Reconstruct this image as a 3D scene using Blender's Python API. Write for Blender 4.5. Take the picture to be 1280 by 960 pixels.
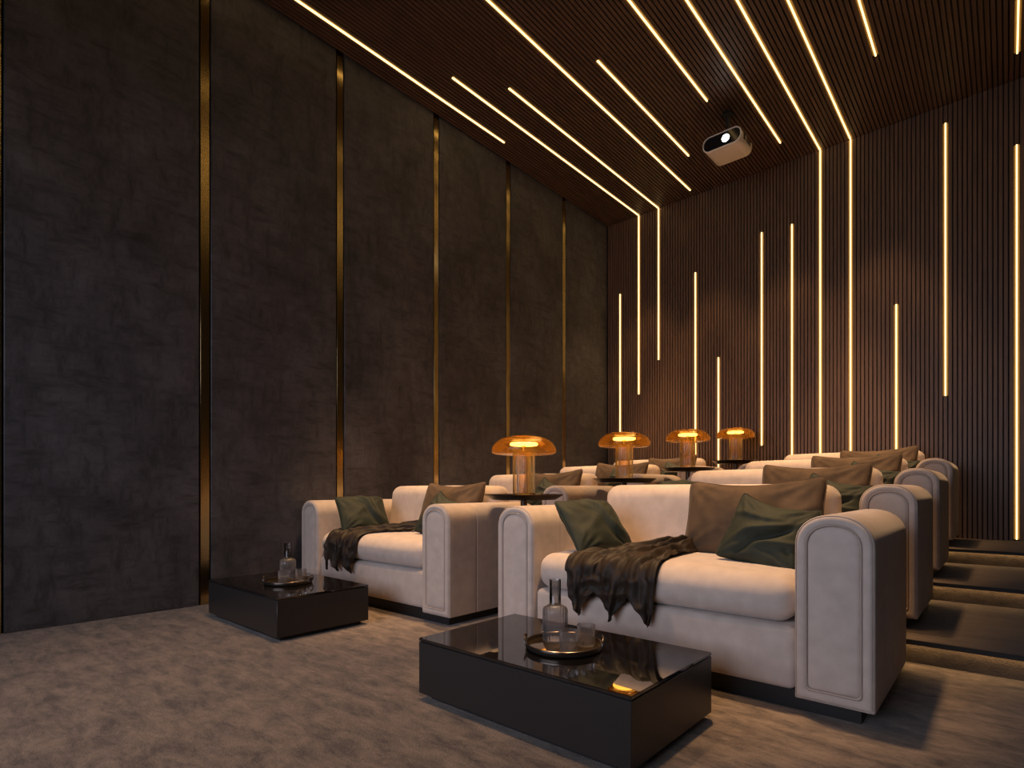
import bpy, bmesh, math, random
from mathutils import Vector, Matrix, noise
random.seed(7)
R = math.radians
for o in list(bpy.data.objects): bpy.data.objects.remove(o)
scn = bpy.context.scene
COL = scn.collection

# ---------------------------------------------------------------- camera
cam = bpy.data.cameras.new('camera')
cam.sensor_width = 36.0
cam.lens = 36.0 * 700.0 / 1280.0
cam.shift_y = (610.4 - 480.0) / 1280.0
cam.clip_start = 0.05
camo = bpy.data.objects.new('camera', cam); COL.objects.link(camo)
camo.location = (0, 0, 0.95)
camo.rotation_euler = (R(90), 0, 0.7246)
scn.camera = camo

# ---------------------------------------------------------------- world, lights, exposure
w = bpy.data.worlds.new('world'); scn.world = w; w.use_nodes = True
bg = w.node_tree.nodes['Background']
bg.inputs[0].default_value = (0.75, 0.78, 0.9, 1); bg.inputs[1].default_value = 0.009
scn.view_settings.view_transform = 'Standard'
scn.view_settings.look = 'None'
scn.view_settings.gamma = 1.0
scn.view_settings.use_curve_mapping = False
scn.view_settings.exposure = 0.0
scn.cycles.transparent_max_bounces = 32

STEP = 0.133                              # riser height
ROWY = [2.565, 3.94, 5.315, 6.69]         # sofa fronts
ROWZ = [0.0, STEP, 2 * STEP, 3 * STEP]
NOSE = [3.69, 5.085, 6.48]                # platform front edges
SX = [-3.854, -1.393]                     # sofa centre lines, left and right column
F_, OZ = 1.085, -0.0808                   # sofa-group units to metres, and height offset
XW, YB, ZC = -4.908, 7.9, 5.242
XR = 2.3; YF = -3.2

def spot(name, loc, target, power, angle, blend, col, size=0.06):
    l = bpy.data.lights.new(name, 'SPOT'); l.energy = power; l.spot_size = R(angle); l.spot_blend = blend
    l.color = col; l.shadow_soft_size = size
    o = bpy.data.objects.new(name, l); COL.objects.link(o); o.location = loc
    o.rotation_euler = (Vector(target) - Vector(loc)).to_track_quat('-Z', 'Y').to_euler()
    return o
def area(name, loc, target, power, sx, sy, col):
    l = bpy.data.lights.new(name, 'AREA'); l.energy = power; l.shape = 'RECTANGLE'; l.size = sx; l.size_y = sy; l.color = col
    o = bpy.data.objects.new(name, l); COL.objects.link(o); o.location = loc
    o.rotation_euler = (Vector(target) - Vector(loc)).to_track_quat('-Z', 'Y').to_euler()
    return o
WARM = (1.0, 0.60, 0.30)
for x in SX:                               # ceiling downlights, one over each sofa
    for y, z in zip(ROWY, ROWZ):
        spot('downlight_or_fill', (x, y + 0.42, ZC - 0.05), (x, y + 0.5, z), 1080, 36, 0.8, WARM, 0.12)
for x in (-4.1, -3.1, -2.1, -1.1):                    # wall washers close to the slatted wall
    spot('wall_washer_lamp', (x, YB - 0.75, ZC - 0.05), (x, YB - 0.62, 2.0), 105, 52, 0.45, WARM, 0.08)
spot('downlight_or_fill', (-2.75, 1.8, ZC - 0.05), (-2.75, 1.7, 0), 520, 60, 1.0, WARM)  # added fill spot, no fixture of the room: brightens the floor by the tables
scr = area('screen_light', (-2.0, YF + 0.3, 1.9), (-2.2, 3, 1.2), 58, 4.5, 2.2, (0.76, 0.81, 1.0)); scr.data.spread = R(105)

# ---------------------------------------------------------------- materials
def mat(name, col, rough=0.6, metal=0.0, **kw):
    m = bpy.data.materials.new(name); m.use_nodes = True
    b = m.node_tree.nodes['Principled BSDF']
    b.inputs['Base Color'].default_value = (*col, 1); b.inputs['Roughness'].default_value = rough; b.inputs['Metallic'].default_value = metal
    for k, v in kw.items(): b.inputs[k.replace('_', ' ')].default_value = v
    return m
def nodes(m): return m.node_tree.nodes, m.node_tree.links, m.node_tree.nodes['Principled BSDF']
def noise_color(m, c0, c1, scale=(1, 1, 1), nscale=4, detail=6, lo=0.35, hi=0.65, coords='Object', rough=0.5, distort=0.0):
    N, L, b = nodes(m)
    if coords == 'Position':
        g = N.new('ShaderNodeNewGeometry'); src = g.outputs['Position']
    else:
        g = N.new('ShaderNodeTexCoord'); src = g.outputs['Object']
    mp = N.new('ShaderNodeMapping'); mp.inputs['Scale'].default_value = scale; L.new(src, mp.inputs[0])
    n = N.new('ShaderNodeTexNoise'); n.inputs['Scale'].default_value = nscale; n.inputs['Detail'].default_value = detail
    n.inputs['Roughness'].default_value = rough; n.inputs['Distortion'].default_value = distort
    L.new(mp.outputs[0], n.inputs['Vector'])
    r = N.new('ShaderNodeValToRGB'); r.color_ramp.elements[0].position = lo; r.color_ramp.elements[1].position = hi
    r.color_ramp.elements[0].color = (*c0, 1); r.color_ramp.elements[1].color = (*c1, 1)
    L.new(n.outputs[0], r.inputs[0]); L.new(r.outputs[0], b.inputs['Base Color'])
    return n, r, mp
def bump(m, height_socket, strength=0.3, dist=0.01):
    N, L, b = nodes(m)
    bp = N.new('ShaderNodeBump'); bp.inputs['Strength'].default_value = strength; bp.inputs['Distance'].default_value = dist
    L.new(height_socket, bp.inputs['Height']); L.new(bp.outputs[0], b.inputs['Normal'])
def emit(name, col, s):
    m = bpy.data.materials.new(name); m.use_nodes = True
    b = m.node_tree.nodes['Principled BSDF']
    b.inputs['Base Color'].default_value = (0, 0, 0, 1)
    b.inputs['Emission Color'].default_value = (*col, 1); b.inputs['Emission Strength'].default_value = s
    return m
def thin_glass(name, tint, rough=0.03, ior=1.45, body=None, bw=0.0):
    m = bpy.data.materials.new(name); m.use_nodes = True
    N, L = m.node_tree.nodes, m.node_tree.links
    N.remove(N['Principled BSDF']); out = N['Material Output']
    t = N.new('ShaderNodeBsdfTransparent'); t.inputs[0].default_value = (*tint, 1)
    g = N.new('ShaderNodeBsdfGlossy'); g.inputs['Roughness'].default_value = rough
    f = N.new('ShaderNodeFresnel'); f.inputs[0].default_value = ior
    mx = N.new('ShaderNodeMixShader'); L.new(f.outputs[0], mx.inputs[0]); L.new(t.outputs[0], mx.inputs[1]); L.new(g.outputs[0], mx.inputs[2])
    last = mx
    if body:                                  # faint milky body that catches the light inside
        d = N.new('ShaderNodeBsdfDiffuse'); d.inputs[0].default_value = (*body, 1)
        tl = N.new('ShaderNodeBsdfTranslucent'); tl.inputs[0].default_value = (*body, 1)
        ad = N.new('ShaderNodeMixShader'); ad.inputs[0].default_value = 0.5; L.new(d.outputs[0], ad.inputs[1]); L.new(tl.outputs[0], ad.inputs[2])
        last = N.new('ShaderNodeMixShader'); last.inputs[0].default_value = bw; L.new(mx.outputs[0], last.inputs[1]); L.new(ad.outputs[0], last.inputs[2])
    L.new(last.outputs[0], out.inputs[0])
    return m

# sofa upholstery: woven linen
M_linen = mat('linen', (0.56, 0.46, 0.39), 0.85, Sheen_Weight=0.25, Sheen_Roughness=0.5)
n, r, mp = noise_color(M_linen, (0.50, 0.41, 0.35), (0.60, 0.50, 0.43), (1, 1, 1), 14, 8, 0.3, 0.7)
N, L, b = nodes(M_linen)
tc = N.new('ShaderNodeTexCoord'); wv = N.new('ShaderNodeTexNoise'); mp2 = N.new('ShaderNodeMapping')
mp2.inputs['Scale'].default_value = (60, 60, 400); L.new(tc.outputs['Object'], mp2.inputs[0]); L.new(mp2.outputs[0], wv.inputs['Vector'])
wv.inputs['Scale'].default_value = 2.0; bump(M_linen, wv.outputs[0], 0.15, 0.002)
M_piping = mat('linen_piping', (0.50, 0.41, 0.35), 0.8)
M_seam = mat('seam_groove', (0.30, 0.24, 0.20), 0.9)
M_brown = mat('brown_velvet', (0.20, 0.125, 0.075), 0.85, Sheen_Weight=0.04, Sheen_Roughness=0.4)
noise_color(M_brown, (0.064, 0.038, 0.019), (0.105, 0.064, 0.033), (1, 1, 1), 9, 6)
M_green = mat('green_velvet', (0.03, 0.045, 0.025), 0.75, Sheen_Weight=0.06, Sheen_Roughness=0.35)
noise_color(M_green, (0.009, 0.014, 0.007), (0.020, 0.027, 0.013), (1, 1, 1), 9, 6)
M_throw = mat('dark_brown_silk', (0.05, 0.033, 0.022), 0.62, Specular_IOR_Level=0.3)
noise_color(M_throw, (0.008, 0.005, 0.0035), (0.034, 0.020, 0.011), (1, 1, 1), 7, 6, 0.3, 0.75)
for m_, d_, s_ in ((M_brown, .004, .4), (M_green, .004, .4)):
    N, L, b = nodes(m_); q = N.new('ShaderNodeTexNoise'); q.inputs['Scale'].default_value = 26; q.inputs['Detail'].default_value = 5
    tcn = N.new('ShaderNodeTexCoord'); L.new(tcn.outputs['Object'], q.inputs['Vector']); bump(m_, q.outputs[0], s_, d_)

M_black = mat('black_recess', (0.008, 0.007, 0.007), 0.6)
M_lacq = mat('smoked_lacquer', (0.022, 0.019, 0.018), 0.35)
M_mirror = mat('smoked_mirror', (0.006, 0.005, 0.005), 0.02, 0.0, IOR=2.0)
M_bronze = mat('dark_bronze', (0.05, 0.035, 0.025), 0.3, 0.8)
M_tray = mat('tray_rim_metal', (0.16, 0.13, 0.11), 0.25, 0.9)
M_traytop = mat('tray_mirror', (0.30, 0.22, 0.14), 0.12, 0.9)
M_gold = mat('brushed_brass', (0.52, 0.39, 0.18), 0.22, 1.0)
N, L, b = nodes(M_gold); b.inputs['Anisotropic'].default_value = 0.3
M_glass = thin_glass('grey_glass', (0.86, 0.85, 0.84), ior=1.45)
M_frost = thin_glass('ribbed_grey_glass', (0.80, 0.78, 0.77), rough=0.15, ior=1.45, body=(0.45, 0.42, 0.41), bw=0.22)
M_water = thin_glass('water', (0.90, 0.90, 0.92), rough=0.02, ior=1.2)
M_amber = thin_glass('amber_glass', (0.96, 0.66, 0.28), rough=0.08, ior=1.45, body=(0.85, 0.42, 0.07), bw=0.11)
M_amber2 = thin_glass('amber_ribbed_glass', (0.97, 0.83, 0.58), rough=0.10, ior=1.45, body=(0.85, 0.50, 0.12), bw=0.07)
M_disc = emit('lamp_disc', (1.0, 0.57, 0.16), 9)
M_led = emit('led_diffuser', (1.0, 0.66, 0.27), 3.0)
M_stepled = emit('step_led', (1.0, 0.62, 0.27), 11)
M_halo_chan = mat('led_halo_channel', (0.42, 0.27, 0.08), 0.6, 0.2)  # gold tint stands in for the glow halo beside each LED

M_slat = mat('walnut_slat', (0.09, 0.05, 0.033), 0.5)
noise_color(M_slat, (0.100, 0.054, 0.029), (0.175, 0.097, 0.053), (22, 22, 0.8), 3, 6, 0.3, 0.7, 'Position')
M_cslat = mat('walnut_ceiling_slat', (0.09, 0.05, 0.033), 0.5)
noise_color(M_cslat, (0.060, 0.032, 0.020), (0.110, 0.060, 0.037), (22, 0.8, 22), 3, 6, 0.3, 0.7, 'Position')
M_back = mat('dark_felt', (0.030, 0.018, 0.012), 0.9)
M_panel = mat('charcoal_plaster', (0.06, 0.053, 0.048), 0.55)
n, r, mp = noise_color(M_panel, (0.046, 0.043, 0.048), (0.122, 0.112, 0.117), (1, 1, 1), 1.5, 10, 0.30, 0.70, 'Position', 0.65, 0.3)
N, L, b = nodes(M_panel)
g_ = N.new('ShaderNodeNewGeometry')
def strokes(sc):                                   # brushed plaster strokes
    mp_ = N.new('ShaderNodeMapping'); mp_.inputs['Scale'].default_value = sc; L.new(g_.outputs['Position'], mp_.inputs[0])
    q = N.new('ShaderNodeTexNoise'); q.inputs['Scale'].default_value = 5; q.inputs['Detail'].default_value = 8; q.inputs['Roughness'].default_value = 0.72
    L.new(mp_.outputs[0], q.inputs['Vector']); return q
qa, qb = strokes((1, 2.6, 0.9)), strokes((1, 0.8, 3.0))
mn = N.new('ShaderNodeMath'); mn.operation = 'MINIMUM'; L.new(qa.outputs[0], mn.inputs[0]); L.new(qb.outputs[0], mn.inputs[1])
rr = N.new('ShaderNodeMapRange'); rr.inputs[1].default_value = 0.34; rr.inputs[2].default_value = 0.56; rr.inputs[3].default_value = 0.52; rr.inputs[4].default_value = 1.12
L.new(mn.outputs[0], rr.inputs[0])
vm = N.new('ShaderNodeVectorMath'); vm.operation = 'SCALE'; L.new(r.outputs[0], vm.inputs[0]); L.new(rr.outputs[0], vm.inputs['Scale']); L.new(vm.outputs[0], b.inputs['Base Color'])
bump(M_panel, mn.outputs[0], 0.35, 0.01)
M_plain = mat('dark_wall_paint', (0.05, 0.045, 0.042), 0.7)

def carpet(name, c0, c1, scale):
    m = mat(name, c0, 0.95, Sheen_Weight=0.15)
    n, r, mp = noise_color(m, c0, c1, scale, 4.6, 14, 0.39, 0.60, 'Position', 0.80, 0.3)
    N, L, b = nodes(m)
    n2 = N.new('ShaderNodeTexNoise'); n2.inputs['Scale'].default_value = 120; n2.inputs['Detail'].default_value = 3
    g_ = N.new('ShaderNodeNewGeometry'); L.new(g_.outputs['Position'], n2.inputs['Vector']); bump(m, n2.outputs[0], 0.5, 0.01)
    return m
M_floor = carpet('mottled_carpet', (0.072, 0.053, 0.040), (0.245, 0.188, 0.142), (1.0, 2.4, 1))
M_tread = carpet('tread_carpet', (0.055, 0.040, 0.029), (0.105, 0.078, 0.055), (0.7, 3.0, 1))

# ---------------------------------------------------------------- mesh helpers
def mesh_obj(name, verts, faces, m, parent=None, smooth=None, loc=None):
    me = bpy.data.meshes.new(name); me.from_pydata([tuple(v) for v in verts], [], faces); me.update()
    bm = bmesh.new(); bm.from_mesh(me); bmesh.ops.recalc_face_normals(bm, faces=bm.faces); bm.to_mesh(me); bm.free()
    return link(name, me, m, parent, smooth, loc)
def link(name, me, m, parent=None, smooth=None, loc=None):
    if m and not me.materials: me.materials.append(m)
    if smooth is not None:
        for p in me.polygons: p.use_smooth = True
        me.set_sharp_from_angle(angle=R(smooth))
    o = bpy.data.objects.new(name, me); COL.objects.link(o)
    if parent: o.parent = parent
    if loc: o.location = loc
    return o
def bm_obj(name, bm, m, parent=None, smooth=None, loc=None):
    me = bpy.data.meshes.new(name); bmesh.ops.recalc_face_normals(bm, faces=bm.faces); bm.to_mesh(me); bm.free()
    return link(name, me, m, parent, smooth, loc)
def add_box(bm, x0, x1, y0, y1, z0, z1, bev=0, seg=2):
    r = bmesh.ops.create_cube(bm, size=1)
    for v in r['verts']:
        v.co = Vector(((x0 + x1) / 2 + v.co.x * (x1 - x0), (y0 + y1) / 2 + v.co.y * (y1 - y0), (z0 + z1) / 2 + v.co.z * (z1 - z0)))
    if bev:
        es = {e for v in r['verts'] for e in v.link_edges}
        bmesh.ops.bevel(bm, geom=list(es), offset=bev, segments=seg, profile=0.5, affect='EDGES')
def box(name, x0, x1, y0, y1, z0, z1, m, parent=None, bev=0, seg=2):
    bm = bmesh.new(); add_box(bm, x0, x1, y0, y1, z0, z1, bev, seg)
    return bm_obj(name, bm, m, parent, 40 if bev else None)
def lathe(name, prof, m, parent=None, seg=40, smooth=40, loc=None, rib=0, ribn=0):
    V = []; F = []
    n = len(prof)
    for i in range(seg):
        a = 2 * math.pi * i / seg
        for rr, z in prof:
            q = rr + (rib * math.cos(a * ribn) if rr > 1e-4 else 0)
            V.append((q * math.cos(a), q * math.sin(a), z))
    for i in range(seg):
        j = (i + 1) % seg
        for k in range(n - 1):
            F.append((i * n + k, j * n + k, j * n + k + 1, i * n + k + 1))
    me = bpy.data.meshes.new(name); me.from_pydata(V, [], F)
    bm = bmesh.new(); bm.from_mesh(me); bmesh.ops.remove_doubles(bm, verts=bm.verts, dist=1e-5)
    bmesh.ops.recalc_face_normals(bm, faces=bm.faces); bm.to_mesh(me); bm.free()
    return link(name, me, m, parent, smooth, loc)
def tube(name, pts, rad, m, parent=None, seg=8):
    V = []; F = []; pts = [Vector(p) for p in pts]
    for i, p in enumerate(pts):
        t = (pts[min(i + 1, len(pts) - 1)] - pts[max(i - 1, 0)]).normalized()
        u = t.cross(Vector((0, 0, 1)));  u = u.normalized() if u.length > 1e-3 else Vector((1, 0, 0)); v = t.cross(u)
        for k in range(seg):
            a = 2 * math.pi * k / seg; V.append(p + rad * (u * math.cos(a) + v * math.sin(a)))
    for i in range(len(pts) - 1):
        for k in range(seg):
            F.append((i * seg + k, i * seg + (k + 1) % seg, (i + 1) * seg + (k + 1) % seg, (i + 1) * seg + k))
    F.append(tuple(range(seg))[::-1]); F.append(tuple((len(pts) - 1) * seg + k for k in range(seg)))
    return mesh_obj(name, V, F, m, parent, 60)
def empty(name, loc, rz=0):
    o = bpy.data.objects.new(name, None); COL.objects.link(o); o.location = loc; o.rotation_euler = (0, 0, rz); o.empty_display_size = 0.1
    return o
def tag(o, label, cat, group=None):
    o['label'] = label; o['category'] = cat
    if group: o['group'] = group
    return o
def struct(o): o['kind'] = 'structure'; return o
def copy_tree(o, parent=None):
    c = o.copy(); COL.objects.link(c)
    if parent: c.parent = parent
    for ch in list(o.children): copy_tree(ch, c)
    return c

# ---------------------------------------------------------------- room shell
struct(box('floor', XW - 0.1, XR + 0.1, YF - 0.1, YB + 0.1, -0.1, 0, M_floor))
wl = struct(box('wall_left', XW - 0.14, XW - 0.04, YF, YB, 0, ZC, M_back))
struct(box('wall_right', XR, XR + 0.1, YF, YB, 0, ZC, M_plain))
struct(box('wall_front', XW - 0.14, XR + 0.1, YF - 0.1, YF, 0, ZC, M_plain))
wb = struct(box('wall_back', XW - 0.04, XR + 0.1, YB + 0.02, YB + 0.12, 0, ZC + 0.1, M_back))
ce = struct(box('ceiling', XW - 0.14, XR + 0.1, YF - 0.1, YB + 0.02, ZC + 0.02, ZC + 0.12, M_back))

# charcoal panels with brass inlays between them
GAPS = [0.493 + 1.2375 * k for k in range(-3, 1)] + [0.527 + 1.2375 * k for k in range(1, 6)]
edges = [YF] + GAPS + [YB]
for i in range(len(edges) - 1):
    y0 = edges[i] + (0.046 if i else 0); y1 = edges[i + 1] - (0.046 if i < len(edges) - 2 else 0)
    box('wall_panel', XW - 0.04, XW, y0, y1, 0.0, ZC + 0.02, M_panel, wl, 0.004, 1)
for y in GAPS:
    box('brass_strip', XW - 0.04, XW - 0.006, y - 0.034, y + 0.034, 0.0, ZC + 0.02, M_gold, wl, 0.0015, 1)

# LED line positions shared by ceiling and back wall
LX = [-4.659, -4.326, -3.99, -3.408, -3.070, -2.483, -2.105, -1.774, -1.441, -0.976, -0.52, 0.0705]
WALL_LED = {0: (1.75, 4.067), 1: (2.422, ZC), 2: (2.911, ZC), 3: (1.42, 4.096), 4: (1.25, 2.806), 5: (1.527, 4.399), 6: (0.95, 4.392),
            7: (0.95, ZC), 8: (0.95, ZC), 9: (0.95, 3.102), 10: (1.982, 5.023), 11: (0.415, 4.541)}
CEIL_LED = {0: (0.3, 5.12), 1: (3.95, YB), 2: (4.455, YB), 3: (0.3, 7.706), 4: (4.753, 6.894), 5: (0.3, 6.053), 6: (0.3, 7.386),
            7: (0.3, YB), 8: (0.3, YB), 9: (0.3, 6.52), 11: (0.3, 7.405)}
LW = 0.0065; CW = 0.024
pitch = 0.0425; SW = 0.0150
xs = []                                          # (x, led index or None)
marks = [XW] + LX + [XR]
for i in range(len(marks) - 1):
    a, b_ = marks[i], marks[i + 1]; n_ = max(1, round((b_ - a) / pitch))
    for k in range(n_):
        if k == 0 and i == 0: continue
        xs.append((a + (b_ - a) * k / n_, i - 1 if (k == 0) else None))
ub = bmesh.new(); add_box(ub, -SW, SW, -0.5, 0.5, -0.5, 0.5)
ume = bpy.data.meshes.new('slat'); ub.to_mesh(ume); ub.free(); ume.materials.append(M_slat)
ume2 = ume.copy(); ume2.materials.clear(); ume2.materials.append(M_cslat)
def wall_slat(x, z0, z1):
    o = bpy.data.objects.new('slat', ume); COL.objects.link(o); o.parent = wb
    o.location = (x, YB + 0.0, (z0 + z1) / 2); o.scale = (1, 0.03 + 0.01, z1 - z0)
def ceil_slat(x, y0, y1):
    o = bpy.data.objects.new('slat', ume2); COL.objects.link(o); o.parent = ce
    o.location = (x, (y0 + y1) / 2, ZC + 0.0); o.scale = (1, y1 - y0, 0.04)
ZB = 3 * STEP
for x, k in xs:
    segs = [(ZB, ZC - 0.02)]
    if k is not None and k in WALL_LED:
        a, b_ = WALL_LED[k]; segs = [(ZB, a - 0.002), (b_ + 0.002, ZC - 0.02)]
    for a, b_ in segs:
        if b_ - a > 0.02: wall_slat(x, a, b_)
    segs = [(YF, YB - 0.02)]
    if k is not None and k in CEIL_LED:
        a, b_ = CEIL_LED[k]; segs = [(YF, a - 0.002), (b_ + 0.002, YB - 0.02)]
    for a, b_ in segs:
        if b_ - a > 0.02: ceil_slat(x, a, b_)

def led(k, wall, ceil, label):
    e = empty('light_strip', (LX[k], YB - 0.02, wall[1] if wall else ZC)) if wall else empty('light_strip', (LX[k], ceil[0], ZC))
    bx, by, bz = e.location
    bm = bmesh.new(); bc = bmesh.new()
    if wall:
        z0, z1 = wall; top = ZC - 0.021 if z1 >= ZC else z1
        add_box(bm, -LW, LW, YB - 0.027 - by, YB - 0.010 - by, z0 - bz, top - bz)
        add_box(bc, -CW, CW, YB - 0.014 - by, YB + 0.019 - by, z0 - bz, top - bz)
    if ceil:
        y0, y1 = ceil; y1 = min(y1, YB - 0.022) if wall and y1 >= YB else y1
        add_box(bm, -LW, LW, y0 - by, y1 - by, ZC - 0.027 - bz, ZC - 0.010 - bz)
        add_box(bc, -CW, CW, y0 - by, y1 - by, ZC - 0.014 - bz, ZC + 0.019 - bz)
    bm_obj('diffuser', bm, M_led, e); bm_obj('halo_channel', bc, M_halo_chan, e)  # flanks made wide and gold to imitate the halo around the line
    tag(e, label, 'light strip', 'glowing light strips in the slatted wall and ceiling')
led(0, WALL_LED[0], None, 'short vertical light strip on slatted back wall nearest the left wall, above the second lamp')
led(1, WALL_LED[1], CEIL_LED[1], 'left light strip of the left pair bending from ceiling down the back wall')
led(2, WALL_LED[2], CEIL_LED[2], 'right light strip of the left pair bending from ceiling down the back wall, ending higher')
led(3, WALL_LED[3], None, 'vertical back wall light strip passing behind the third amber lamp')
led(4, WALL_LED[4], None, 'shortest vertical back wall light strip, beside the farthest amber lamp')
led(5, WALL_LED[5], None, 'vertical wall light strip right of the farthest lamp, left of two near-equal strips')
led(6, WALL_LED[6], None, 'vertical wall light strip just left of the right pair that bends onto the ceiling')
led(7, WALL_LED[7], CEIL_LED[7], 'left light strip of the right pair bending from ceiling down the back wall')
led(8, WALL_LED[8], CEIL_LED[8], 'right light strip of the right pair bending from ceiling down the back wall')
led(9, WALL_LED[9], None, 'low-starting vertical wall light strip above the farthest right sofa')
led(10, WALL_LED[10], None, 'vertical wall light strip whose lower end stops halfway, right of the sofas')
led(11, WALL_LED[11], None, 'rightmost vertical wall light strip reaching down to the top step')
led(0, None, CEIL_LED[0], 'ceiling light strip running closest along the charcoal left wall')
led(3, None, CEIL_LED[3], 'long diagonal ceiling light strip left of the short strip beside the projector')
led(4, None, CEIL_LED[4], 'short ceiling light strip lying just left of the projector')
led(5, None, CEIL_LED[5], 'ceiling light strip ending just in front of the projector')
led(6, None, CEIL_LED[6], 'ceiling light strip passing just right of the projector')
led(9, None, CEIL_LED[9], 'ceiling light strip right of the bent pair, ending near the top edge')
led(11, None, CEIL_LED[11], 'ceiling light strip at the upper right corner of the picture')

# stepped platforms
for k in range(3):
    y = NOSE[k]; z = STEP * (k + 1)
    y2 = NOSE[k + 1] + 0.06 if k < 2 else YB + 0.02
    p = struct(box('platform', XW + 0.001, XR, y + 0.045, y2, z - STEP, z - 0.02, M_tread))
    box('tread', XW + 0.001, XR, y + 0.008, y2 - (0.016 if k < 2 else 0), z - 0.02, z, M_tread, p)
    box('nosing', XW + 0.001, XR, y, y + 0.008, z - 0.026, z - 0.0005, M_black, p)
    box('light_strip', XW + 0.02, XR - 0.02, y + 0.018, y + 0.03, z - 0.026, z - 0.0205, M_stepled, p)

# ---------------------------------------------------------------- sofa
AW, AH, AZ0, DEP = 0.268, 0.85, 0.132, 0.925
def arch(inset, n_arc=22):
    """closed outline of the arm front, same point count for every inset"""
    hw = AW / 2 - inset; top = AH - inset * 0.95; bot = AZ0 + inset * 1.05
    rc = 0.006 + inset * 0.25
    zc = AH - 0.122; ry = top - zc
    P = []
    e = 2.25
    for i in range(n_arc + 1):
        a = math.pi * i / n_arc
        cx, sy = math.cos(a), math.sin(a)
        P.append((math.copysign(abs(cx) ** (2 / e), cx) * hw, zc + abs(sy) ** (2 / e) * ry))
    for i in range(1, 5): P.append((-hw, zc + (bot + rc - zc) * i / 5))
    for i in range(5):
        a = math.pi + math.pi / 2 * i / 4; P.append((-hw + rc + rc * math.cos(a), bot + rc + rc * math.sin(a)))
    for i in range(1, 4): P.append((-hw + rc + (2 * hw - 2 * rc) * i / 4, bot))
    for i in range(5):
        a = 1.5 * math.pi + math.pi / 2 * i / 4; P.append((hw - rc + rc * math.cos(a), bot + rc + rc * math.sin(a)))
    for i in range(1, 5): P.append((hw, bot + rc + (zc - bot - rc) * i / 5))
    return P
def make_arm(cx, parent):
    rings = [(0.100, DEP), (0.05, DEP - 0.004), (0.03, DEP - 0.012), (0.012, DEP - 0.035), (0.003, DEP - 0.07), (0.0, DEP - 0.10),
             (0.0, 0.45), (0.0, 0.262), (0.0, 0.2535), (0.0025, 0.250), (0.0, 0.2465), (0.0, 0.238), (0.0, 0.05), (0.0, 0.018), (0.0012, 0.012), (0.004, 0.0085), (0.0055, 0.0135), (0.0075, 0.0085), (0.011, 0.003), (0.018, 0.0005), (0.026, 0.0),
             (0.034, 0.0015), (0.0375, 0.004), (0.0395, 0.008)]
    def build(name, rings, m, cap0=False, cap1=False):
        V = []; F = []; n = None
        for ins, y in rings:
            P = arch(ins); n = len(P)
            for x, z in P: V.append((cx + x, y, z))
        for r_ in range(len(rings) - 1):
            for k in range(n):
                F.append((r_ * n + k, r_ * n + (k + 1) % n, (r_ + 1) * n + (k + 1) % n, (r_ + 1) * n + k))
        if cap0: F.append(tuple(range(n)))
        if cap1: F.append(tuple((len(rings) - 1) * n + k for k in range(n))[::-1])
        return mesh_obj(name, V, F, m, parent, 55)
    arm = build('arm', rings, M_linen, True, False)
    def sub(name, rings, m, c1=False):
        o = build(name, rings, m, False, c1); o.parent = arm; return o
    sub('piping', [(0.0385, 0.009), (0.039, 0.002), (0.0425, -0.0012), (0.046, 0.002), (0.0465, 0.009)], M_piping)
    sub('front_panel', [(0.0465, 0.010), (0.0485, 0.0065), (0.053, 0.003), (0.062, 0.001), (0.08, 0.0), (0.1, -0.0005)], M_linen, True)
    return arm
def soft_block(name, x0, x1, y0, y1, z0, z1, r, m, parent, crown=0.0, front_bulge=0.0, nx=24, ny=16, slant=0.0, ex=3.2):
    """upholstered block: superellipsoid-ish rounded block with a crowned top"""
    bm = bmesh.new(); add_box(bm, x0, x1, y0, y1, z0, z1, r, 6)
    me_edges = [e for e in bm.edges if e.calc_length() > 0.12]
    for _ in range(3):
        es = [e for e in bm.edges if e.calc_length() > 0.09]
        if es: bmesh.ops.subdivide_edges(bm, edges=es, cuts=1, use_grid_fill=True)
    cx, cy, cz = (x0 + x1) / 2, (y0 + y1) / 2, (z0 + z1) / 2
    for v in bm.verts:
        u = (v.co.x - cx) / (x1 - x0) * 2; t = (v.co.z - cz) / (z1 - z0) * 2; s = (v.co.y - cy) / (y1 - y0) * 2
        f = max(0, 1 - abs(u) ** 4)
        if t > 0: v.co.z += crown * f * max(0, 1 - abs(s) ** 3) * t
        if s < 0: v.co.y -= front_bulge * f * max(0, 1 - t * t) * (-s)
        if slant: v.co.y += slant * (t * 0.5 + 0.5) * (1 if s < 0 else 0)
    return bm_obj(name, bm, m, parent, 70)
def make_sofa():
    s = empty('sofa', (0, 0, 0))
    hw = 0.9275; ix = hw - AW
    make_arm(-hw + AW / 2, s); make_arm(hw - AW / 2, s)
    soft_block('seat_base', -ix + 0.002, ix - 0.002, 0.022, DEP - 0.2, 0.150, 0.402, 0.03, M_linen, s, 0, 0.004)
    soft_block('seat_cushion', -ix + 0.008, ix - 0.008, 0.012, DEP - 0.19, 0.405, 0.592, 0.078, M_linen, s, 0.022, 0.008)
    soft_block('backrest', -ix + 0.002, ix - 0.002, 0.66, DEP - 0.01, 0.41, 0.968, 0.075, M_linen, s, 0.006, 0.012, slant=0.055)
    soft_block('back_panel', -ix - 0.03, ix + 0.03, DEP - 0.14, DEP - 0.012, AZ0, 0.80, 0.02, M_linen, s)
    box('plinth', -hw + 0.05, hw - 0.05, 0.05, DEP - 0.06, -OZ / F_, 0.152, M_black, s)
    T = Matrix.Translation((0, 0, OZ)) @ Matrix.Scale(F_, 4)
    for ch in s.children_recursive: ch.data.transform(T)
    return s
sofa0 = make_sofa()
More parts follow.
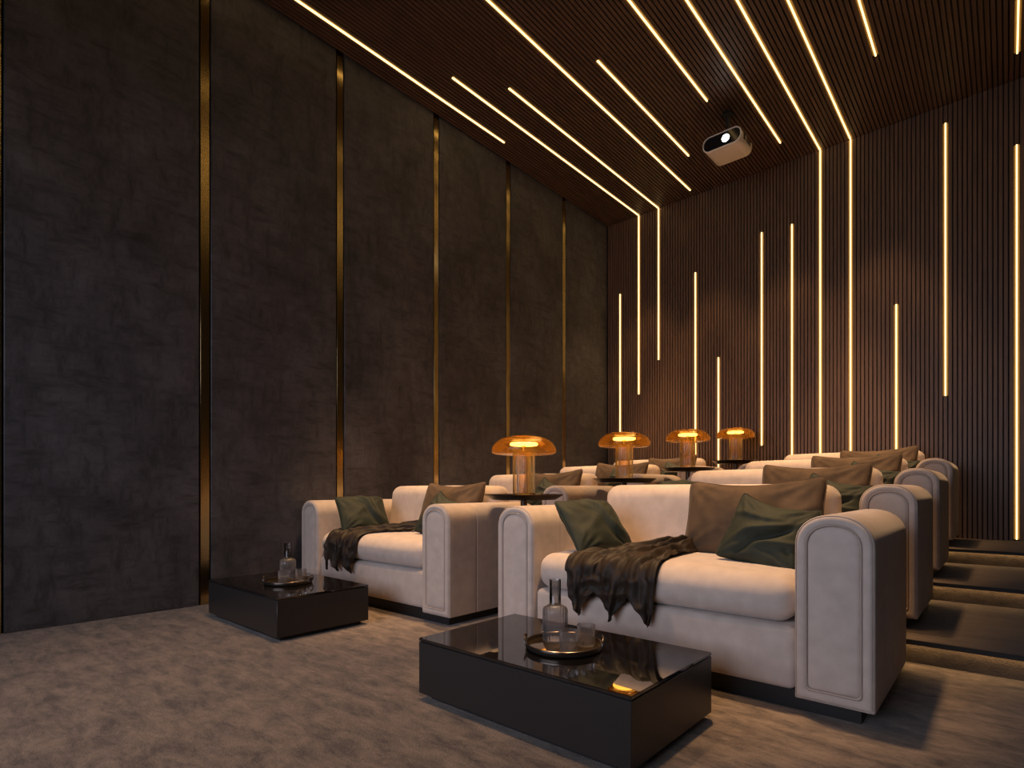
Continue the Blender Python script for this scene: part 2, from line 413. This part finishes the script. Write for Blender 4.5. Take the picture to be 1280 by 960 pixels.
SL = [['front row sofa on the left with dark throw, behind the small far coffee table',
       'left column sofa in second row, behind the nearest amber lamp',
       'left column sofa in third row, behind the second amber lamp',
       'left column sofa in the back row, half hidden behind the third amber lamp'],
      ['large cream sofa at front right with dark throw, behind the near coffee table',
       'right column sofa in second row, first behind the front right sofa',
       'right column sofa in third row, beside the second step',
       'right column sofa in the back row against the slatted wall']]
first = True
for c in range(2):
    for k in range(4):
        o = sofa0 if first else copy_tree(sofa0); first = False
        o.location = (SX[c], ROWY[k], ROWZ[k])
        tag(o, SL[c][k], 'sofa', 'cream upholstered sofas in four rows')

# ---------------------------------------------------------------- cushions
def pillow_mesh(name, w, h, t, seed, m, pinch=0.07, folds=(), n=34, sag=0.0):
    V = []; F = []; idx = {}
    for side in (1, -1):
        for i in range(n + 1):
            for j in range(n + 1):
                u = -1 + 2 * i / n; v = -1 + 2 * j / n
                edge = i in (0, n) or j in (0, n)
                if edge and side == -1: idx[(i, j, -1)] = idx[(i, j, 1)]; continue
                x = u * w / 2 * (1 - pinch * (1 - v * v) * abs(u) ** 3 - 0.06 * abs(v) ** 8 * abs(u) ** 6); y = v * h / 2 * (1 - pinch * (1 - u * u) * abs(v) ** 3 - 0.06 * abs(u) ** 12 * abs(v) ** 6)
                y -= sag * (1 - u * u) * (v * 0.5 + 0.5)
                f = ((1 - abs(u) ** 2.6) * (1 - abs(v) ** 2.6)) ** 0.55
                z = side * t / 2 * f
                x *= F_; y *= F_
                p = Vector((x * 4, y * 4, side * 0.7 + seed * 3.1))
                z += side * f * 0.020 * noise.noise(p) + 0.010 * noise.noise(p * 2.7) * f ** 0.5
                # radiating pulls near the corners
                for cx, cy in ((1, 1), (-1, 1), (1, -1), (-1, -1)):
                    dx, dy = (u - cx), (v - cy); d = math.hypot(dx, dy)
                    if d < 0.95:
                        a = math.atan2(dy, dx); z += side * 0.0055 * math.sin(a * 15 + seed) * math.sin(math.pi * min(1, d / 0.95)) * min(1, f * 3)
                for (fx, fy, ang, amp, wd, ln) in folds:
                    ca, sa = math.cos(ang), math.sin(ang)
                    q = (u - fx) * ca + (v - fy) * sa; pz = -(u - fx) * sa + (v - fy) * ca
                    pz += 0.12 * math.sin(q * 3)
                    z += side * amp * math.exp(-(pz / wd) ** 2) * math.exp(-(q / ln) ** 4)
                idx[(i, j, side)] = len(V); V.append((x, y, z))
    for side in (1, -1):
        for i in range(n):
            for j in range(n):
                q = (idx[(i, j, side)], idx[(i + 1, j, side)], idx[(i + 1, j + 1, side)], idx[(i, j + 1, side)])
                F.append(q if side == 1 else q[::-1])
    me = bpy.data.meshes.new(name); me.from_pydata(V, [], F); me.materials.append(m)
    for p in me.polygons: p.use_smooth = True
    # welt along the rim
    ring = [idx[(i, 0, 1)] for i in range(n)] + [idx[(n, j, 1)] for j in range(n)] + [idx[(n - i, n, 1)] for i in range(n)] + [idx[(0, n - j, 1)] for j in range(n)]
    return me, [V[k] for k in ring]
def frame(center, yaw, lean, roll):
    """front (+Z local) faces -Y world, yawed about Z, leaning back, rolled in its own plane"""
    base = Matrix(((1, 0, 0, 0), (0, 0, -1, 0), (0, 1, 0, 0), (0, 0, 0, 1)))   # x->x, y->z, z->-y
    m = Matrix.Translation(center) @ Matrix.Rotation(yaw, 4, 'Z') @ Matrix.Rotation(-lean, 4, 'X') @ base @ Matrix.Rotation(roll, 4, 'Z')
    return m
def welt(ring, m, parent, r=0.0035):
    V = []; F = []; n = len(ring); ring = [Vector(p) for p in ring]; s = 5
    for i, p in enumerate(ring):
        t = (ring[(i + 1) % n] - ring[i - 1]).normalized(); u = t.cross(Vector((0, 0, 1))).normalized(); v = t.cross(u)
        for k in range(s):
            a = 2 * math.pi * k / s; V.append(p + r * (u * math.cos(a) + v * math.sin(a)))
    for i in range(n):
        for k in range(s):
            F.append((i * s + k, i * s + (k + 1) % s, ((i + 1) % n) * s + (k + 1) % s, ((i + 1) % n) * s + k))
    return mesh_obj('welt', V, F, m, parent, 60)
brown_me, brown_ring = pillow_mesh('cushion', 0.70, 0.43, 0.20, 1.3, M_brown, 0.05, sag=0.035,
    folds=((-0.1, -0.55, 1.3, 0.010, 0.10, 0.5), (0.25, -0.5, 1.9, 0.008, 0.08, 0.45), (0.6, 0.0, 0.9, 0.008, 0.07, 0.5), (-0.55, -0.4, 1.9, 0.009, 0.08, 0.5)))
greenR_me, greenR_ring = pillow_mesh('cushion', 0.37, 0.37, 0.14, 4.2, M_green, 0.06, sag=0.035,
    folds=((0.15, 0.1, 0.7, 0.026, 0.10, 0.9), (0.1, -0.2, 0.95, -0.022, 0.08, 0.9), (-0.3, 0.35, 0.3, 0.014, 0.07, 0.6), (0.4, -0.3, 0.5, 0.016, 0.07, 0.6), (-0.35, -0.1, 1.2, 0.010, 0.06, 0.5)))
greenL_me, greenL_ring = pillow_mesh('cushion', 0.42, 0.36, 0.14, 8.9, M_green, 0.06,
    folds=((0.25, 0.2, 2.1, 0.032, 0.08, 1.0), (0.05, 0.0, 2.2, -0.022, 0.08, 0.9), (0.55, 0.1, 2.0, 0.014, 0.09, 0.8), (-0.4, -0.2, 1.0, 0.008, 0.12, 0.6)))
RN = ['front row', 'second row', 'third row', 'back row']
protos = {}
def put(key, me, ring, m, M, label, grp):
    if key not in protos:
        o = bpy.data.objects.new('cushion', me); COL.objects.link(o); welt(ring, m, o); protos[key] = o
    else: o = copy_tree(protos[key])
    o.matrix_world = M
    tag(o, label, 'cushion', grp)
    return o
for c in range(2):
    side = 'left' if c == 0 else 'right'
    for k in range(4):
        x, y, z = SX[c], ROWY[k], ROWZ[k]
        j = (k * 0.6 + c * 0.3)
        put('b', brown_me, brown_ring, M_brown, frame((x + 0.316 + 0.008 * math.sin(j * 5), y + 0.64, z + 0.790), R(-2 + 1.5 * math.sin(j * 3)), R(19), R(0.5 + 1.5 * math.sin(j * 4))),
            'long brown cushion propped on the %s sofa of the %s' % (side, RN[k]), 'brown cushions')
        put('gr', greenR_me, greenR_ring, M_green, frame((x + 0.487, y + 0.40, z + 0.725), R(8), R(32), R(-17 + 2 * math.sin(j * 7))),
            'dark green velvet cushion by the right arm of the %s sofa, %s' % (side, RN[k]), 'green velvet cushions')
        if k == 0 or (c == 1 and k == 1):
            put('gl', greenL_me, greenL_ring, M_green, frame((x - 0.497, y + 0.325, z + 0.72), R(76), R(38), R(0)),
                'dark green velvet cushion by the left arm of the %s sofa, %s' % (side, RN[k]), 'green velvet cushions')

# ---------------------------------------------------------------- throws
def throw(name, sofa_x, label, seed, wf=0.5, x0f=-0.418, dens=4.0, back=(-0.09, 0.05), yback=0.50):
    """cloth from the seat back forward over the front edge, ending in pointed folds"""
    ns, nt = 90, 110
    path = []                                     # (y, z, normal) along the seat top then down the front
    yf, zt = -0.004, 0.613
    r = 0.075
    S = []
    L1 = yback - (yf + r); L2 = math.pi / 2 * r; L3 = 0.215
    Lt = L1 + L2 + L3
    V = []; F = []
    for i in range(ns + 1):
        s = Lt * i / ns
        for j in range(nt + 1):
            t = j / nt
            # hem shape: tips and notches
            hem = 0.30 * abs(math.sin(t * math.pi * 3.0 + 0.5 + seed)) ** 0.8 + 0.10 * math.sin(t * 9 + seed)
            hem = min(1, max(0, hem * 1.6))
            ss = s
            if s > L1 + L2: ss = L1 + L2 + (s - L1 - L2) * (1 - 0.62 * (1 - abs(math.sin(t * math.pi * 2.6 + 0.35 + seed))) )
            k = min(1, ss / L1)
            # lateral extent narrows towards the back
            e = k ** 0.8
            xa = back[0] * (1 - e) + x0f * e; xb = back[1] * (1 - e) + (x0f + wf) * e
            tt = t + 0.02 * math.sin(t * 14 + ss * 9 + seed)
            if s > L1 + L2:                        # folds gather below the edge
                g = (s - L1 - L2) / L3
                tt = t + 0.055 * g * math.sin(t * math.pi * 5.2 + 0.7 + seed)
            x = xa + (xb - xa) * tt
            ph = t * math.pi * 2 * dens + 1.6 * math.sin(ss * 4 + seed) + 1.3 * noise.noise(Vector((t * 3, ss * 5, seed)))
            gath = 1 - k
            amp = 0.014 + 0.030 * gath + (0.012 * (s - L1 - L2) / L3 if s > L1 + L2 else 0)
            wvv = 0.5 + 0.5 * math.sin(ph)
            off = 0.006 + amp * wvv ** 1.3 + 0.006 * noise.noise(Vector((t * 9, ss * 14, seed + 4)))
            off += 0.004 * math.sin(ph * 2.3 + ss * 20)
            q1 = noise.noise(Vector((t * 5 + ss * 9, ss * 6 - t * 4, seed + 9))); q2 = noise.noise(Vector((t * 11 - ss * 10, ss * 13 + t * 3, seed + 2)))
            off += 0.009 * (1 - abs(q1) * 3.2) + 0.0025 * (1 - abs(q2) * 3)
            off += 0.035 * gath ** 2 * math.sin(math.pi * t)
            off = max(0.005, off)
            if t < 0.03 or t > 0.97: off = off * 0.5 + 0.002
            if ss < L1: y = yback - ss; zz = zt - 0.004; ny, nz = 0, 1; zz -= 0.012 * max(0, (0.12 - (y - yf - r)) / 0.12) ** 2
            elif ss < L1 + L2:
                a = (ss - L1) / r; y = yf + r - r * math.sin(a); zz = zt - 0.016 - r + r * math.cos(a); ny, nz = -math.sin(a), math.cos(a)
            else: y = yf; zz = zt - 0.016 - r - (ss - L1 - L2); ny, nz = -1, 0
            x += 0.010 * noise.noise(Vector((t * 4, ss * 8, seed + 20)))
            V.append((x * F_, (y + ny * off) * F_, (zz + nz * off) * F_ + OZ))
    W = nt + 1
    for i in range(ns):
        for j in range(nt): F.append((i * W + j, i * W + j + 1, (i + 1) * W + j + 1, (i + 1) * W + j))
    o = mesh_obj(name, V, F, M_throw, None, 180)
    sm = o.modifiers.new('solid', 'SOLIDIFY'); sm.thickness = 0.004; sm.offset = 1
    o.location = (sofa_x, ROWY[0], 0)
    tag(o, label, 'throw', 'dark silky throws')
    return o
throw('throw_blanket', SX[1], 'dark brown silky throw draped over the seat of the front right sofa', 0.0)
throw('throw_blanket', SX[0], 'dark brown silky throw draped over the seat of the front left sofa', 1.1, wf=0.42, x0f=-0.50, dens=5, back=(0.05, 0.22), yback=0.47)

# ---------------------------------------------------------------- coffee tables
def make_table():
    e = empty('coffee_table', (0, 0, 0)); hx, hy = 0.5385, 0.328
    box('cabinet_body', -hx, hx, -hy, hy, 0.028, 0.259, M_lacq, e, 0.002, 1)
    box('glass_top', -hx, hx, -hy, hy, 0.263, 0.275, M_mirror, e, 0.0015, 1)
    box('shadow_gap', -hx + 0.008, hx - 0.008, -hy + 0.008, hy - 0.008, 0.259, 0.263, M_black, e)
    box('plinth', -hx + 0.04, hx - 0.04, -hy + 0.04, hy - 0.04, 0, 0.028, M_black, e)
    return e
t1 = make_table(); t1.location = (-1.4515, 1.942, 0); tag(t1, 'low black coffee table with mirror top in the foreground, before the right sofa', 'coffee table', 'low black coffee tables')
t2 = copy_tree(t1); t2.location = (-3.895, 1.945, 0); tag(t2, 'low black coffee table farther back, beside the charcoal wall and left sofa', 'coffee table', 'low black coffee tables')

# trays with carafe and two tumblers
def make_tray():
    e = empty('serving_tray', (0, 0, 0))
    lathe('rim', [(0.148, 0.004), (0.158, 0.004), (0.163, 0.010), (0.163, 0.026), (0.160, 0.028), (0.157, 0.026), (0.156, 0.012), (0.148, 0.010), (0.148, 0.004)], M_tray, e, 64)
    lathe('tray_base', [(0, 0), (0.145, 0), (0.150, 0.004), (0.155, 0.010), (0.152, 0.0115), (0, 0.0115)], M_traytop, e, 64)
    for sgn in (1, -1):
        pts = []
        for i in range(15):
            a = math.pi * i / 14
            pts.append((sgn * (0.159 + 0.006 * math.sin(a)), -0.045 * math.cos(a), 0.020 + 0.034 * math.sin(a) ** 0.8))
        tube('handle', pts, 0.004, M_tray, e)
    return e
def make_carafe():
    e = empty('carafe', (0, 0, 0))
    prof = [(0, 0.002), (0.050, 0.002), (0.054, 0.006), (0.054, 0.135), (0.050, 0.145), (0.027, 0.158), (0.0245, 0.162), (0.0245, 0.262), (0.0255, 0.266)]
    lathe('glass_body', prof[:6], M_frost, e, 96, 50, None, 0.0012, 24)
    lathe('glass_neck', [(0.027, 0.158)] + prof[6:] + [(0.0235, 0.266), (0.0225, 0.262), (0.0225, 0.16)], M_glass, e, 48, 50, None, 0.0006, 12)
    lathe('water', [(0, 0.008), (0.050, 0.008), (0.050, 0.075), (0, 0.075)], M_water, e, 48)
    return e
def make_tumbler():
    e = empty('tumbler', (0, 0, 0))
    lathe('glass_wall', [(0, 0.003), (0.034, 0.003), (0.0365, 0.006), (0.0385, 0.088), (0.0385, 0.0895)], M_frost, e, 72, 50, None, 0.0006, 24)
    lathe('water', [(0, 0.011), (0.0335, 0.011), (0.0345, 0.035), (0, 0.035)], M_water, e, 32)
    return e
tray0, car0, tum0 = make_tray(), make_carafe(), make_tumbler()
for q, (tx, ty, rz, nm) in enumerate([(-1.408, 1.921, R(35), 'near'), (-3.842, 1.934, R(40), 'far')]):
    tz = 0.275
    tr = tray0 if q == 0 else copy_tree(tray0)
    tr.location = (tx, ty, tz); tr.rotation_euler = (0, 0, rz)
    tag(tr, 'round metal tray with two loop handles on the %s coffee table' % nm, 'tray', 'round trays')
    ca = car0 if q == 0 else copy_tree(car0)
    ca.location = (tx - 0.068, ty + 0.030, tz + 0.0115)
    tag(ca, 'ribbed grey glass carafe with narrow neck on the tray of the %s coffee table' % nm, 'carafe', 'glass carafes')
    for i, (dx, dy, dd) in enumerate([(0.078, 0.052, 'back right'), (0.076, -0.070, 'front')]):
        tu = tum0 if (q == 0 and i == 0) else copy_tree(tum0)
        tu.location = (tx + dx, ty + dy, tz + 0.0115)
        tag(tu, 'ribbed grey tumbler at the %s of the tray on the %s coffee table' % (dd, nm), 'glass', 'glass tumblers')

# ---------------------------------------------------------------- side tables and amber mushroom lamps
def make_side():
    e = empty('side_table', (0, 0, 0))
    lathe('table_top', [(0, 0.862), (0.205, 0.862), (0.215, 0.864), (0.262, 0.896), (0.263, 0.900), (0.258, 0.902), (0.254, 0.898), (0, 0.898)], M_bronze, e, 64)
    lathe('pole', [(0, 0.015), (0.022, 0.015), (0.022, 0.862), (0, 0.862)], M_bronze, e, 24)
    lathe('base', [(0, 0), (0.15, 0), (0.15, 0.010), (0.03, 0.018), (0, 0.018)], M_bronze, e, 48)
    return e
def make_lamp():
    e = empty('table_lamp', (0, 0, 0))
    shade = [(0.075, 0.268), (0.14, 0.266), (0.190, 0.268), (0.210, 0.276), (0.2165, 0.290), (0.214, 0.306), (0.203, 0.330), (0.182, 0.353), (0.150, 0.372), (0.110, 0.384), (0.06, 0.391), (0, 0.393)]
    lathe('lamp_shade', shade, M_amber, e, 64, 70)
    lathe('stem', [(0.0715, 0.004), (0.0725, 0.0), (0.0725, 0.268)], M_amber2, e, 144, 70, None, 0.0015, 30)
    lathe('inner_tube', [(0.045, 0.004), (0.045, 0.29)], M_amber2, e, 96, 70, None, 0.0012, 20)
    lathe('foot', [(0, 0.0), (0.075, 0.0), (0.077, 0.004), (0.071, 0.008), (0, 0.008)], M_bronze, e, 48)
    lathe('light_disc', [(0, 0.326), (0.086, 0.326), (0.093, 0.332), (0.093, 0.340), (0.086, 0.346), (0, 0.346)], M_disc, e, 48)
    lathe('disc_stem', [(0, 0.29), (0.012, 0.29), (0.012, 0.326), (0, 0.326)], M_gold, e, 16)
    return e
s0, l0 = make_side(), make_lamp()
for ch in s0.children: ch.data.transform(Matrix.Diagonal((F_, F_, 0.908 / 0.902, 1)))
for ch in l0.children: ch.data.transform(Matrix.Scale(F_, 4))
ORD = ['nearest', 'second', 'third', 'farthest']
for k in range(4):
    p = (-2.6235, [3.093, 4.51, 5.868, 7.30][k], ROWZ[k])
    s_ = s0 if k == 0 else copy_tree(s0); s_.location = p
    tag(s_, 'round dark side table between sofas of the %s, under the %s lamp' % (RN[k], ORD[k]), 'side table', 'round side tables')
    l_ = l0 if k == 0 else copy_tree(l0); l_.location = (p[0], p[1], p[2] + 0.9045)
    tag(l_, 'amber glass mushroom lamp, %s from the camera, on its round table' % ORD[k], 'lamp', 'amber glass lamps')

# ---------------------------------------------------------------- projector
pe = empty('projector', (-2.385, 6.40, 4.83))
tag(pe, 'pale grey projector with lit lens hanging from the slatted ceiling', 'projector')
M_case = mat('projector_case', (0.75, 0.70, 0.66), 0.4)
M_pblack = mat('projector_face', (0.01, 0.01, 0.011), 0.12)
def pill(hw, hh, n=12):
    P = []; r = hh * 0.92
    for (cx, cz, a0) in ((hw - r, hh - r, 0), (-hw + r, hh - r, 90), (-hw + r, -hh + r, 180), (hw - r, -hh + r, 270)):
        for i in range(n + 1):
            a = R(a0 + 90 * i / n); P.append((cx + r * math.cos(a), cz + r * math.sin(a)))
    return P
def loft(name, rings, m, parent, c0=True, c1=True, smooth=50):
    V = []; F = []
    for hw, hh, y in rings:
        P = pill(hw, hh); n = len(P)
        V += [(x, y, z) for x, z in P]
    for r_ in range(len(rings) - 1):
        for k in range(n): F.append((r_ * n + k, r_ * n + (k + 1) % n, (r_ + 1) * n + (k + 1) % n, (r_ + 1) * n + k))
    if c0: F.append(tuple(range(n)))
    if c1: F.append(tuple((len(rings) - 1) * n + k for k in range(n))[::-1])
    return mesh_obj(name, V, F, m, parent, smooth)
loft('casing', [(0.205, 0.077, -0.150), (0.213, 0.084, -0.145), (0.213, 0.084, 0.165), (0.205, 0.076, 0.185)], M_case, pe)
loft('front_bezel', [(0.203, 0.075, -0.146), (0.203, 0.075, -0.158), (0.216, 0.087, -0.160), (0.218, 0.089, -0.185), (0.214, 0.085, -0.192), (0.205, 0.077, -0.192), (0.203, 0.075, -0.180)], M_case, pe, False, False)
loft('front_glass', [(0.204, 0.076, -0.17), (0.204, 0.076, -0.182)], M_pblack, pe)
ln = lathe('lens', [(0, 0.0), (0.040, 0.0), (0.040, 0.008), (0, 0.008)], emit('lens_light', (1.0, 0.93, 0.84), 25), pe, 40); ln.location = (0.045, -0.183, 0.0); ln.rotation_euler = (R(90), 0, 0)
lr = lathe('lens_ring', [(0.041, 0.0), (0.052, 0.0), (0.052, 0.010), (0.046, 0.014), (0.041, 0.010), (0.041, 0)], M_pblack, pe, 40); lr.location = (0.045, -0.182, 0.0); lr.rotation_euler = (R(90), 0, 0)
for i in range(6):
    box('vent', 0.2125, 0.2150, -0.02 + i * 0.024, -0.008 + i * 0.024, -0.03, 0.03, M_pblack, pe)
box('lamp_port', 0.212, 0.216, -0.11, -0.06, -0.035, 0.03, M_pblack, pe)
lathe('ceiling_mount', [(0, 0.385), (0.055, 0.385), (0.055, 0.36), (0.022, 0.35), (0.022, 0.12), (0.06, 0.10), (0.06, 0.088), (0, 0.088)], M_black, pe, 24)
